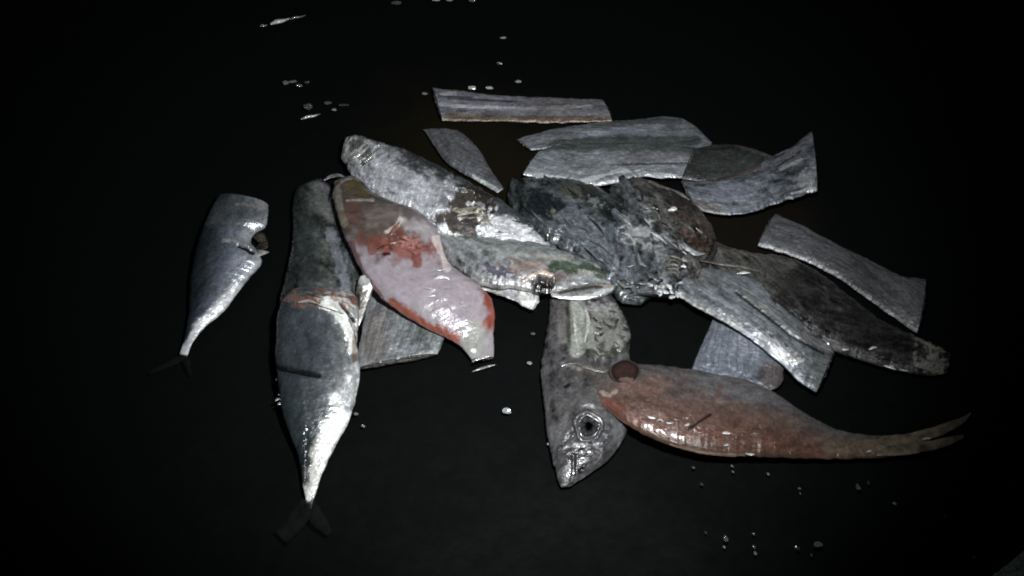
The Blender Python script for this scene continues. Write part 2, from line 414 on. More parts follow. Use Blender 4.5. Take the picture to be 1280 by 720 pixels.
strand('belly_cavity', [(316, 292), (326, 297), (330, 306), (320, 312)], 14, r, M_FLESH, (.03, .024, .018), z=(.001,), th=.25, taper=(.5, 1, .9, .3), rough_edge=2, lump=.001)
strand('belly_flap', [(317, 320), (326, 316), (336, 315)], 7, r, M_MACK, (.4, .38, .36), z=(.006, .009), th=.4)
for k, q in enumerate([[(224, 444, 232, 447), (214, 450, 226, 452), (200, 458, 210, 460), (184, 465, 188, 469)], [(226, 443, 235, 444), (229, 452, 238, 452), (232, 462, 239, 461), (237, 470, 239, 470)]]):
    body('tail_lobe', q, r, M_FIN, z=(.003, .001), th=.1, base=(.007, .007, .007), n=30, nr=16, mott=.4, metal=.1, hmax=.002)

# upper mackerel at centre-left
r = root('mackerel_piece', 405, 290, 0, 'dull grey green headless mackerel chunk above the large bright mackerel tail', 'fish piece')
body('body', [(388, 228, 402, 224), (374, 234, 410, 230), (367, 250, 418, 246), (366, 275, 428, 268), (365, 300, 437, 296), (361, 325, 444, 322), (356, 350, 450, 346), (350, 372, 452, 372), (350, 392, 450, 392)],
     r, M_MACK, z=(.001, .001, .002), th=.5, ramp=[(-1, (.035, .045, .043)), (-.3, (.1, .115, .105)), (.25, (.19, .2, .185)), (.6, (.16, .18, .2)), (1, (.15, .16, .16))], mott=.5, hmax=.024, capmat=M_FLESH,
     patches=[{'l': ([(407, 226), (414, 250), (424, 285)], 3.2), 'c': (.06, .055, .05), 'a': .85, 'dz': -.001},
              {'l': ([(403, 230), (410, 238)], 4), 'c': (.35, .33, .38), 'a': .7},
              {'l': ([(412, 290), (426, 330), (434, 365)], 6), 'c': (.42, .44, .5), 'jag': .9, 'fq': .2, 'a': .7},
              {'e': (385, 310, 14, 34, 0), 'c': (.06, .07, .075), 'jag': 1.2, 'fq': .16, 'a': .7},
              {'e': (384, 345, 22, 12, 0), 'c': (.07, .07, .08), 'jag': 1.2, 'fq': .2, 'a': .7},
              
              {'l': ([(430, 270), (443, 310), (448, 345)], 3.5), 'c': (.1, .12, .09), 'a': .6},
              {'e': (410, 258, 12, 26, -15), 'c': (.27, .28, .25), 'a': .5}])
strand('skin_shred', [(404, 226), (412, 221), (424, 219), (432, 222)], 4, r, M_MACK, (.3, .29, .34), z=(.012, .013), th=.5)
# silver scrap between
r = root('skin_or_glint_scrap', 457, 375, .001, 'small white tipped scrap of skin poking out between large mackerel and pale chunk', 'scrap')
body('body', [(450, 346, 462, 342), (446, 358, 467, 356), (445, 372, 463, 372), (443, 395, 455, 395), (443, 408, 449, 408)], r, M_MACK, z=(.02, .012, .006), th=.5, base=(.16, .15, .14), n=60, nr=28, capmat=None,
     patches=[{'e': (458, 354, 10, 7, 20), 'c': (.9, .9, .88), 'jag': .6, 'fq': .2, 'g': .9}, {'l': ([(447, 370), (446, 400)], 3), 'c': (.03, .03, .03)}])

# large mackerel tail half
r = root('mackerel_tail_piece', 400, 480, 0, 'largest bright silver mackerel tail half in front left, cut across near its red top', 'fish piece', 'mackerel tail halves')
body('body', [(362, 366, 440, 366), (352, 378, 447, 374), (346, 398, 449, 396), (345, 420, 446, 425), (344, 440, 448, 445), (345, 460, 450, 462), (348, 480, 448, 482), (350, 500, 443, 505), (355, 524, 436, 526),
     (364, 548, 425, 548), (372, 568, 413, 570), (376, 588, 404, 590), (379, 608, 397, 610), (382, 624, 392, 624), (384, 636, 389, 636)],
     r, M_MACK, z=(.010, .006, .003, .001), th=.5, n=240, nr=84, hmax=.026,
     ramp=[(-1, (.04, .05, .055)), (-.5, (.075, .09, .10)), (0, (.15, .17, .185)), (.35, (.34, .36, .38)), (.7, (.68, .69, .7)), (1, (.6, .6, .6))], mott=.22, gloss=.35, capmat=M_FLESH,
     patches=[{'e': (427, 520, 17, 66, 20), 'c': (.8, .8, .79), 'jag': .75, 'fq': .07, 'soft': .35, 'a': .95, 'g': .5, 'm': .15, 'b': .9}, {'l': ([(440, 440), (441, 478), (432, 510)], 6), 'c': (.3, .32, .33), 'jag': 1, 'fq': .1, 'a': .7},
              {'e': (395, 585, 12, 46, 12), 'c': (.8, .79, .74), 'jag': .6, 'soft': .4, 'a': .95, 'g': .6, 'm': .15},
              {'l': ([(384, 535), (384, 570), (383, 600)], 2.6), 'c': (.08, .08, .08), 'jag': 1.3, 'fq': .35, 'a': .85, 'dz': -.0006},
              {'e': (388, 425, 44, 48, 0), 'c': (.085, .10, .115), 'soft': .7, 'a': .8},
              {'e': (366, 528, 15, 44, -14), 'c': (.06, .078, .088), 'soft': .4, 'a': .85, 'jag': .6},
              {'l': ([(337, 459), (358, 461), (378, 465), (398, 469)], 3.2), 'c': (.012, .013, .014), 'jag': .3, 'dz': -.003, 'g': .1},
              {'l': ([(360, 456), (385, 459)], 3), 'c': (.1, .11, .12), 'a': .6},
              {'e': (405, 374, 46, 11, 4), 'c': (.13, .075, .06), 'jag': .8, 'fq': .12, 'm': 0, 'b': 1},
              {'l': ([(398, 370), (420, 375), (432, 382)], 6), 'c': (.55, .42, .36), 'jag': .8, 'fq': .2, 'a': .7, 'b': 1},
              {'l': ([(400, 383), (415, 388), (430, 396)], 2), 'c': (.03, .02, .02), 'jag': .4, 'dz': -.002},
              {'l': ([(408, 380), (430, 396), (441, 418), (441, 438)], 8), 'c': (.82, .82, .78), 'jag': .8, 'fq': .13, 'g': .7, 'b': 1, 'm': .15, 'dz': .0012}, {'l': ([(425, 378), (443, 402)], 2.2), 'c': (.02, .02, .02), 'jag': .4, 'dz': -.003},
              {'e': (436, 473, 5, 5, 0), 'c': (.95, .93, 1), 'jag': .9, 'fq': .3, 'g': 1},  # near-white dot painted in as a specular highlight
              {'l': ([(444, 415), (443, 450)], 3), 'c': (.2, .13, .1), 'jag': .8, 'a': .7}])
for q in ([(378, 622, 390, 630), (368, 636, 386, 648), (356, 650, 377, 662), (343, 664, 358, 680)], [(381, 632, 392, 622), (384, 646, 401, 636), (393, 658, 410, 650), (409, 670, 415, 663)]):
    body('tail_lobe', q, r, M_FIN, z=(.004, .001), th=.1, base=(.009, .0095, .009), n=40, nr=16, mott=.5, metal=.1, hmax=.002)
for pts, wd, b in (([(368, 372), (384, 366), (400, 369), (414, 368)], 5, .1), ([(398, 381), (414, 384), (430, 392)], 4.5, .7), ([(372, 378), (386, 376), (398, 380)], 4, .3), ([(436, 398), (444, 412), (446, 428)], 4, .5), ([(420, 372), (434, 376), (444, 386)], 5, .5)):
    strand('torn_flap', pts, wd, r, M_TORN, (b, b*.95, b*.92), dz=.0005, th=.5, n=40, nr=14, rough_edge=1.6, lump=.0006, metal=.2)
for k, (x, y) in enumerate([(348, 474), (347, 500), (350, 505), (351, 493)]):
    strand('scale_fleck', [(x-3, y+1), (x, y-1), (x+3, y-2)], 3.0, r, M_MACK, (.8, .8, .82), z=.008, th=.6, n=8, nr=8)

# torn silver mackerel on the diagonal
r = root('torn_mackerel', 560, 245, .004, 'bright silver mackerel with badly torn skin and dark wound, above the pink fish', 'fish')
body('body', [(434, 171, 427, 198), (452, 171, 436, 214), (475, 178, 450, 232), (502, 186, 480, 252), (530, 197, 507, 268), (560, 213, 532, 285), (588, 228, 560, 298), (615, 243, 590, 303), (640, 259, 620, 307), (662, 276, 650, 310), (682, 295, 675, 311), (696, 309, 693, 311)],
     r, M_TORN, z=(.006, .008, .008, .006, .004), th=.5, n=230, nr=84, hmax=.024, base=(.62, .63, .67), mott=.4, gloss=.3, bmp=.8, lump=.0014, rough_edge=2.0,
     patches=[{'l': ([(505, 183), (560, 212), (610, 240), (670, 280)], 13), 'c': (.05, .055, .06), 'jag': .8, 'soft': .4, 'fq': .08, 'a': .9},
              {'e': (500, 228, 50, 22, 35), 'c': (.6, .61, .65), 'jag': .9, 'fq': .07, 'soft': .6, 'a': .7, 'm': .25},
              {'e': (576, 268, 26, 40, -14), 'c': (.065, .055, .05), 'jag': .85, 'fq': .07, 'm': .1, 'g': .5, 'dz': -.0025, 'soft': .1},
              {'e': (600, 246, 20, 20, 0), 'c': (.07, .06, .05), 'jag': .8, 'fq': .1, 'dz': -.001, 'soft': .1},
              {'l': ([(568, 258), (585, 264), (600, 262)], 3.5), 'c': (.4, .36, .28), 'jag': .9, 'fq': .2, 'b': 1},
              {'l': ([(575, 268), (592, 266), (604, 272)], 3), 'c': (.6, .58, .5), 'jag': 1, 'fq': .2, 'dz': .001},
              {'l': ([(586, 250), (603, 255)], 2.5), 'c': (.5, .5, .52), 'jag': 1, 'fq': .2},
              {'e': (642, 290, 42, 16, 30), 'c': (.75, .75, .78), 'jag': .7, 'fq': .12, 'g': .5, 'b': 1, 'soft': .15, 'm': .3},
              {'l': ([(548, 286), (580, 295), (602, 298)], 4), 'c': (.68, .7, .68), 'jag': .6, 'fq': .15, 'g': .6},
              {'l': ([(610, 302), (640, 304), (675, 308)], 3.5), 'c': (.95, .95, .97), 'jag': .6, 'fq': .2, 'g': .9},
              {'l': ([(452, 204), (462, 196), (474, 184)], 2.6), 'c': (.012, .01, .01), 'jag': .3, 'dz': -.003},
              {'e': (448, 188, 20, 14, -30), 'c': (.09, .08, .07), 'jag': 1, 'fq': .18, 'a': .8, 'b': 1},
              {'l': ([(448, 189), (459, 176)], 2), 'c': (.75, .75, .72), 'jag': .5, 'fq': .3}, {'l': ([(434, 196), (446, 188)], 1.8), 'c': (.65, .62, .6), 'jag': .5, 'fq': .3},
              {'l': ([(433, 176), (436, 190)], 2), 'c': (.7, .7, .68), 'jag': .8, 'fq': .3},
              {'e': (448, 208, 16, 6, 40), 'c': (.6, .6, .6), 'jag': 1.2, 'fq': .3, 'a': .8},
              {'e': (515, 205, 12, 6, 10), 'c': (.1, .1, .11), 'jag': 1, 'fq': .2, 'a': .8},
              {'l': ([(480, 252), (507, 268), (535, 285)], 4), 'c': (.75, .76, .78), 'jag': .7, 'fq': .12, 'a': .7}])
for pts in ([(455, 203), (466, 194), (478, 184)], [(434, 178), (440, 172), (446, 178)], [(440, 198), (450, 192), (461, 183)]):
    strand('gill_ridge', pts, 4.5, r, M_TORN, (.45, .44, .42), dz=.0003)
for pts in ([(570, 262), (584, 262), (598, 258)], [(573, 271), (590, 270), (606, 268)], [(592, 283), (606, 276), (616, 282)], [(600, 298), (612, 301), (620, 296)]):
    strand('skin_shred', pts, 6, r, M_TORN, (.42, .4, .36), dz=.0005, th=.4)

# dark patterned mackerel back right of it
r = root('dark_mackerel', 720, 300, .002, 'dark blue green mackerel back running diagonally through the middle of the pile', 'fish')
body('body', [(640, 222, 634, 250), (668, 222, 645, 272), (705, 222, 668, 292), (742, 232, 695, 308), (772, 250, 722, 322), (795, 275, 745, 342), (815, 305, 762, 362), (826, 335, 778, 378), (832, 358, 800, 382)],
     r, M_DARK, z=(.001, .003, .003, .003), th=.5, n=170, hmax=.014, base=(.05, .058, .06), mott=.8, gloss=.5, lump=.001, rough_edge=2.5,
     patches=[{'e': (745, 305, 62, 26, 45), 'c': (.15, .17, .19), 'jag': 1.1, 'fq': .08, 'soft': .5, 'a': .85}, {'e': (683, 253, 26, 16, 25), 'c': (.02, .025, .03), 'jag': .8, 'fq': .08},  # the dark ellipse paints shade in a gap between pieces
              {'e': (718, 240, 22, 10, 0), 'c': (.09, .08, .055), 'jag': .8, 'a': .8},
              {'l': ([(660, 230), (690, 238), (715, 252)], 4), 'c': (.16, .18, .18), 'jag': 1.2, 'fq': .2, 'a': .7},
              {'l': ([(735, 232), (765, 268)], 9), 'c': (.02, .025, .025), 'jag': .7, 'a': .8},
              {'e': (742, 252, 12, 5, 20), 'c': (.3, .32, .33), 'jag': 1.2, 'fq': .25, 'a': .7},
              {'l': ([(700, 270), (740, 300), (770, 330)], 6), 'c': (.2, .22, .25), 'jag': 1.4, 'fq': .25, 'a': .7},
              {'l': ([(720, 262), (760, 290)], 4), 'c': (.22, .25, .28), 'jag': 1.4, 'fq': .25, 'a': .7},
              {'l': ([(690, 300), (740, 322)], 3), 'c': (.2, .21, .22), 'jag': 1.2, 'fq': .3, 'a': .6},
              {'e': (690, 266, 5, 4, 0), 'c': (.2, .2, .17), 'jag': 1, 'fq': .3, 'a': .7}])
RS = random.Random(11)
for k in range(24):
    u, v = RS.random(), RS.random(); x = 660+u*100+(v-.5)*50; y = 240+u*85-(v-.5)*60; a = math.radians(RS.gauss(38, 12)); ln = RS.uniform(12, 40); b = RS.choice((.03, .04, .06, .1, .15)) if y > 270 else RS.choice((.015, .03, .05))
    strand('skin_shred', [(x-math.cos(a)*ln/2, y-math.sin(a)*ln/2), (x+RS.uniform(-2, 2), y+RS.uniform(-2, 2)), (x+math.cos(a)*ln/2, y+math.sin(a)*ln/2)], RS.uniform(1.8, 3.8), r, M_TORN, (b*1.2, b*1.35, b*1.45), dz=.0001, th=.3, n=14, nr=10, register=False, rough_edge=1.5, lump=.0005)
# grey fish with torn belly
r = root('split_belly_fish', 650, 330, .006, 'grey fish in the centre with its belly split open into white flaps', 'fish')
body('body', [(540, 285, 545, 306), (575, 294, 566, 334), (610, 297, 600, 357), (650, 301, 642, 362), (688, 308, 680, 366), (718, 318, 708, 368), (745, 329, 738, 371), (764, 344, 760, 369), (772, 359, 770, 364)],
     r, M_MACK, z=(.008, .009, .008, .006), th=.5, n=190, nr=76, hmax=.02, gloss=.1, metal=.25, lump=.0014, ridge=.0004, rough_edge=2, mott=.5,
     ramp=[(-1, (.2, .21, .21)), (-.3, (.26, .28, .28)), (.2, (.2, .21, .22)), (1, (.26, .25, .25))],
     patches=[{'l': ([(560, 300), (620, 305), (690, 320)], 5), 'c': (.33, .35, .34), 'soft': .7, 'a': .5},
              {'e': (618, 338, 24, 8, 12), 'c': (.07, .07, .10), 'jag': 1.1, 'fq': .14, 'a': .85},
              {'e': (660, 330, 26, 8, 5), 'c': (.3, .2, .17), 'jag': 1.2, 'fq': .18, 'a': .7, 'b': 1},
              {'l': ([(650, 318), (690, 322), (715, 320)], 3), 'c': (.42, .4, .38), 'jag': 1, 'fq': .25, 'a': .7},
              {'l': ([(690, 332), (730, 334), (760, 346)], 7), 'c': (.06, .085, .05), 'jag': .8, 'fq': .1, 'a': .85},
              {'e': (690, 345, 22, 5, 0), 'c': (.1, .06, .05), 'jag': 1, 'fq': .2, 'a': .7},
              {'e': (677, 358, 14, 11, -20), 'c': (.012, .01, .009), 'jag': .4, 'dz': -.004, 'g': .3},
              {'l': ([(655, 352), (664, 345), (676, 340), (690, 344)], 2.4), 'c': (.55, .45, .38), 'jag': .6, 'fq': .3, 'dz': .0008},
              {'e': (735, 341, 12, 3, 5), 'c': (.4, .4, .36), 'jag': 1, 'fq': .3, 'a': .8},
              {'l': ([(565, 300), (563, 325)], 6), 'c': (.3, .3, .31), 'a': .5}])
body('belly_flap', [(598, 357, 602, 362), (615, 355, 618, 367), (635, 352, 640, 375), (652, 350, 655, 383), (664, 356, 668, 386), (673, 366, 674, 378)], r, M_TORN, z=(.008, .007, .006), th=.25, n=60, nr=30,
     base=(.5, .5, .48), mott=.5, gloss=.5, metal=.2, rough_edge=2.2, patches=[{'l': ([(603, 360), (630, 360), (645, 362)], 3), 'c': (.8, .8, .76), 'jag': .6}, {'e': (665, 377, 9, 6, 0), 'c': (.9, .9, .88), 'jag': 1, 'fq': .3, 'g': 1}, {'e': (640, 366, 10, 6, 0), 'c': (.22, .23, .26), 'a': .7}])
body('lower_jaw', [(688, 366, 690, 371), (705, 362, 708, 374), (730, 355, 735, 375), (752, 353, 756, 370), (768, 356, 768, 362)], r, M_TORN, z=(.014, .013, .011), th=.4, n=60, nr=28, base=(.32, .32, .33), gloss=.7,
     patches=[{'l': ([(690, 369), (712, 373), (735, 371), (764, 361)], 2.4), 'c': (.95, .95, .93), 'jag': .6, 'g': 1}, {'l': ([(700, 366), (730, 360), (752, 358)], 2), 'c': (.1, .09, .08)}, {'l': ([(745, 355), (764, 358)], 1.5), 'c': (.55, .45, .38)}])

# =============== second layer ribbons ===============
ribbon('lower and brighter of two ribbon fish lengths at the back right, its front edge painted as gleaming',
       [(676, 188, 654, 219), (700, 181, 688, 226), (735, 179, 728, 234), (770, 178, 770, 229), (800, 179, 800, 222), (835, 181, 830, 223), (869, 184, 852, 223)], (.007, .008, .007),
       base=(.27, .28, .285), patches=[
       {'l': ([(655, 217), (690, 222), (725, 227), (775, 213), (845, 220)], 2.6), 'c': (.85, .87, .9), 'jag': .6, 'a': .85, 'g': .8},  # pale lines paint the highlight along the front edge
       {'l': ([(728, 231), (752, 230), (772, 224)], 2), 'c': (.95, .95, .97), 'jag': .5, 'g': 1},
       {'l': ([(775, 199), (850, 198)], 3), 'c': (.42, .38, .42), 'jag': .6, 'a': .7},
       {'l': ([(760, 206), (860, 204)], 1.3), 'c': (.06, .05, .06), 'a': .8},
       {'l': ([(770, 198), (785, 208), (793, 216)], 1.5), 'c': (.08, .08, .08), 'a': .5},
       {'l': ([(680, 184), (760, 180), (865, 186)], 7), 'c': (.1, .11, .105), 'a': .75, 'soft': .5},
       {'e': (748, 203, 24, 6, 0), 'c': (.36, .37, .38), 'soft': .7, 'a': .5}])
ribbon('ribbon fish tail length with a ragged upturned end at the back right corner',
       [(852, 226, 868, 258), (880, 226, 885, 266), (910, 220, 915, 269), (940, 210, 945, 264), (965, 195, 968, 256), (985, 186, 988, 249), (1000, 176, 1006, 243), (1014, 164, 1021, 239)], (.006, .007, .009, .012),
       base=(.19, .2, .215), th=.2, mott=.5, rough_edge=1.8, patches=[
       {'e': (908, 240, 24, 10, -5), 'c': (.28, .3, .38), 'jag': .9, 'fq': .12, 'a': .7},
       {'l': ([(975, 212), (1003, 199)], 1.8), 'c': (.6, .6, .6), 'jag': .9, 'fq': .3, 'dz': .0005, 'g': 1}, {'l': ([(972, 208), (1000, 190)], 1.3), 'c': (.07, .06, .06)},  # the pale line is a glint painted on the tail
       {'l': ([(980, 220), (1010, 208)], 1.3), 'c': (.07, .07, .07)}, {'l': ([(985, 195), (1010, 178)], 3), 'c': (.3, .27, .27), 'jag': .9, 'fq': .3, 'a': .7},
       {'e': (1010, 226, 12, 12, 0), 'c': (.55, .56, .58), 'jag': 1.2, 'fq': .3, 'a': .8},
       {'l': ([(990, 242), (1018, 236)], 1.8), 'c': (.75, .75, .75), 'jag': .6},
       {'l': ([(870, 226), (910, 222), (950, 208)], 2), 'c': (.16, .1, .08), 'a': .8},
       {'e': (885, 258, 22, 6, 20), 'c': (.2, .16, .12), 'a': .6}])
# dark brown fish at right
r = root('dark_brown_fish', 1050, 400, .001, 'dark brown fish at far right with mottled pale end beyond the ribbon pieces', 'fish')
body('body', [(872, 292, 862, 326), (905, 306, 890, 342), (945, 316, 930, 368), (985, 322, 970, 400), (1025, 342, 1010, 425), (1065, 372, 1050, 442), (1105, 402, 1095, 456), (1140, 418, 1130, 465), (1168, 430, 1165, 470), (1187, 441, 1184, 467)],
     r, M_DARK, z=(.006, .006, .003, .001), th=.4, n=180, hmax=.02, base=(.042, .04, .039), mott=.9, gloss=.45, metal=.2, rough_edge=1.5,
     patches=[{'e': (950, 338, 60, 20, 14), 'c': (.075, .072, .066), 'jag': .8, 'soft': .5, 'a': .8},
              {'l': ([(900, 312), (950, 318), (1000, 335)], 4), 'c': (.12, .11, .1), 'a': .6, 'jag': 1},
              {'e': (1166, 449, 20, 18, 20), 'c': (.3, .28, .25), 'jag': 1.1, 'fq': .16, 'a': .85},
              {'e': (1152, 440, 9, 6, 20), 'c': (.015, .015, .015), 'jag': .8, 'fq': .2, 'a': .9},
              {'l': ([(1140, 420), (1180, 440)], 2), 'c': (.3, .28, .24), 'jag': 1, 'fq': .3, 'a': .7},
              {'e': (1090, 370, 16, 5, 15), 'c': (.14, .11, .09), 'jag': 1.2, 'fq': .2, 'a': .6},
              {'l': ([(1000, 365), (1060, 405), (1120, 440)], 26), 'c': (.02, .019, .019), 'soft': .8, 'jag': 1.4, 'fq': .05, 'a': .8}, {'l': ([(1040, 352), (1085, 380), (1120, 402)], 2.5), 'c': (.12, .1, .09), 'jag': 1.2, 'fq': .15, 'a': .7}])  # broad dark band paints the unlit middle of the flank
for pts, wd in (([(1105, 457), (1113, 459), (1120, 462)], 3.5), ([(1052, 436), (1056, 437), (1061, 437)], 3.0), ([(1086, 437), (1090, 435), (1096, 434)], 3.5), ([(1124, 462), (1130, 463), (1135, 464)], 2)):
    strand('glint_fleck', pts, wd, r, M_TORN, (.95, .95, .97), dz=.0008, gloss=1, n=10, nr=8, taper=(.4, 1, .4), register=False)  # near-white chips of mesh stand in for glints
# ribbon front right
ribbon('front right ribbon fish length with a dark seam and a patch of painted white sparkle',
       [(862, 333, 845, 369), (900, 337, 880, 390), (945, 350, 918, 410), (985, 364, 948, 432), (1015, 381, 975, 454), (1035, 402, 1000, 478), (1047, 428, 1020, 491)], (.012, .012, .009, .004),
       base=(.19, .2, .205), th=.22, mott=.35, patches=[
       {'l': ([(920, 365), (955, 392), (990, 420), (1030, 442)], 1.6), 'c': (.03, .03, .03), 'jag': .3, 'dz': -.0008},
       {'l': ([(930, 363), (965, 392), (1000, 417), (1036, 436)], 3.2), 'c': (.36, .35, .34), 'jag': .6, 'a': .7},
       {'l': ([(848, 366), (885, 388), (925, 408)], 4), 'c': (.34, .34, .33), 'a': .7, 'soft': .5},  # paler paint for the highlight on the lower-left edge
       {'e': (1005, 385, 26, 18, 30), 'c': (.12, .12, .115), 'a': .6, 'jag': .8},
       {'l': ([(946, 417), (962, 428), (985, 440)], 6), 'c': (.8, .8, .84), 'jag': 1.3, 'fq': .22, 'a': .95, 'g': 1, 'b': 1},  # near-white paint stands in for sparkle of the wet film
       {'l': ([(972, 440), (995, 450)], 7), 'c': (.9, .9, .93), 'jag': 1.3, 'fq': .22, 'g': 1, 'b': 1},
       {'e': (1020, 460, 16, 18, 0), 'c': (.24, .26, .25), 'a': .5, 'jag': .8},
       {'e': (880, 350, 20, 10, 20), 'c': (.17, .15, .14), 'a': .5}])

# fish head pointing down
r = root('severed_fish_head', 735, 490, 0, 'severed grey fish head pointing down with round eye, ragged flesh at its neck', 'fish head')
body('skull', [(687, 372, 762, 366), (686, 395, 782, 398), (682, 420, 788, 418), (678, 445, 787, 440), (676, 468, 789, 465), (678, 495, 789, 495), (681, 520, 787, 520), (684, 545, 783, 540), (689, 568, 772, 562), (694, 588, 752, 582), (698, 602, 728, 598), (702, 609, 712, 608)],
     r, M_MACK, z=(.001,), th=.5, n=220, nr=84, hmax=.022, base=(.075, .072, .076), mott=.6, gloss=.3, metal=.25, lump=.0014, rough_edge=1.6, topfrac=.7,
     patches=[{'l': ([(720, 380), (722, 410), (722, 438)], 9), 'c': (.3, .31, .28), 'jag': .5, 'fq': .1, 'soft': .3, 'b': 1},
              {'e': (757, 410, 28, 24, 20), 'c': (.25, .25, .23), 'jag': 1, 'fq': .13, 'a': .85, 'b': 1},
              {'e': (748, 385, 22, 6, 0), 'c': (.35, .34, .34), 'jag': 1.1, 'fq': .3, 'a': .8},
              {'l': ([(702, 380), (703, 425)], 5), 'c': (.17, .16, .15), 'a': .8}, {'l': ([(710, 375), (712, 435)], 2), 'c': (.06, .06, .04), 'a': .7},
              {'l': ([(735, 440), (760, 442), (782, 438)], 4), 'c': (.04, .05, .03), 'jag': 1, 'fq': .2, 'a': .8},
              {'l': ([(703, 455), (725, 461), (752, 463)], 2.8), 'c': (.2, .19, .18), 'jag': .9, 'fq': .25, 'a': .8},
              {'e': (712, 468, 14, 8, 0), 'c': (.05, .045, .045), 'jag': 1.2, 'fq': .2, 'a': .8},
              {'l': ([(706, 484), (713, 480)], 2), 'c': (.01, .01, .01)},
              {'e': (728, 500, 34, 20, 0), 'c': (.085, .08, .08), 'jag': .8, 'a': .7},
              {'e': (735, 535, 24, 22, 0), 'c': (.07, .072, .078), 'soft': .4, 'a': .7},
              {'l': ([(717, 568), (717, 590), (714, 607)], 2.6), 'c': (.006, .006, .006), 'jag': .2, 'dz': -.0012, 'm': 0, 'g': 0},
              {'e': (708, 592, 12, 14, 0), 'g': 0, 'm': 0, 'b': .2, 'c': (.07, .07, .07), 'a': .6}, {'l': ([(756, 586), (740, 594), (728, 599)], 2.5), 'c': (.2, .2, .18), 'jag': 1, 'fq': .3},
              {'e': (773, 540, 8, 16, 0), 'c': (.2, .2, .2), 'a': .6, 'soft': .6},
              {'e': (752, 470, 34, 14, 20), 'c': (.075, .065, .055), 'jag': .8, 'fq': .1, 'a': .7},
              {'l': ([(680, 440), (680, 500), (688, 560)], 6), 'c': (.13, .13, .125), 'a': .5, 'soft': .5}])
def eye(parent, x, y, rpx, tilt=0):
    z = surf(x, y, 4); c = unproj(x, y, z-.001); off = np.array(parent.location); sc = np.linalg.norm(c-CAM)/FPX*rpx
    nn, mm = 26, 40; prof = [(0, .0036), (.25, .0034), (.42, .0028), (.56, .0019), (.66, .0012), (.8, .0014), (.9, .0024), (1.0, .0018), (1.12, .0), (1.2, -.002)]
    cols = [(.02, .02, .022), (.022, .022, .024), (.03, .03, .032), (.04, .04, .04), (.02, .02, .02), (.04, .04, .04), (.08, .08, .08), (.045, .045, .045), (.06, .06, .06), (.05, .05, .05)]
    nm = Vector((.05, -.38, 1)).normalized(); q = Vector((0, 0, 1)).rotation_difference(nm).to_matrix()
    V = []; C = []
    for (rr, hh), cc in zip(prof, cols):
        for k in range(mm):
            a = 2*math.pi*k/mm
            wob = 1+.05*math.sin(3*a+1)+.04*math.sin(5*a)
            p = q @ Vector((math.cos(a)*rr*sc*wob, math.sin(a)*rr*sc*wob*1.1, hh*sc/.008))
            V.append(np.array(p)+c); C.append(np.array(cc)*(1+.25*math.sin(7*a)))
    F = [(i*mm+k, i*mm+(k+1) % mm, (i+1)*mm+(k+1) % mm, (i+1)*mm+k) for i in range(1, len(prof)-1) for k in range(mm)]
    F.append(tuple(mm+k for k in range(mm)))
    V = np.array(V)
    return build('eye', V, [f[::-1] for f in F], V[:, :2].copy(), np.array(C), np.tile((.9, .1, .2), (len(V), 1)), M_FLESH, parent)
eye(r, 735, 534, 18)
strand('gill_edge', [(700, 458), (715, 453), (735, 459), (755, 464), (770, 460)], 5, r, M_TORN, (.13, .125, .12), dz=.0004, th=.5)
for pts in ([(716, 382), (719, 405), (721, 432)], [(731, 382), (735, 402), (731, 428)]):
    strand('gill_ray', pts, 6, r, M_FLESH, (.34, .35, .31), dz=.0003, th=.5)
RS = random.Random(3)
for k in range(22):
    x = RS.uniform(740, 784); y = RS.uniform(380, 448); a = math.radians(RS.gauss(20, 45)); ln = RS.uniform(5, 13); b = RS.choice((.06, .1, .16, .22, .3))
    strand('flesh_shred', [(x-math.cos(a)*ln/2, y-math.sin(a)*ln/2), (x+RS.uniform(-2, 2), y+RS.uniform(-2, 2)), (x+math.cos(a)*ln/2, y+math.sin(a)*ln/2)], RS.uniform(2.5, 5.5), r, M_TORN, (b, b*.98, b*.93), dz=.0002, th=.45, n=14, nr=10, register=False, rough_edge=1.2, lump=.0005)

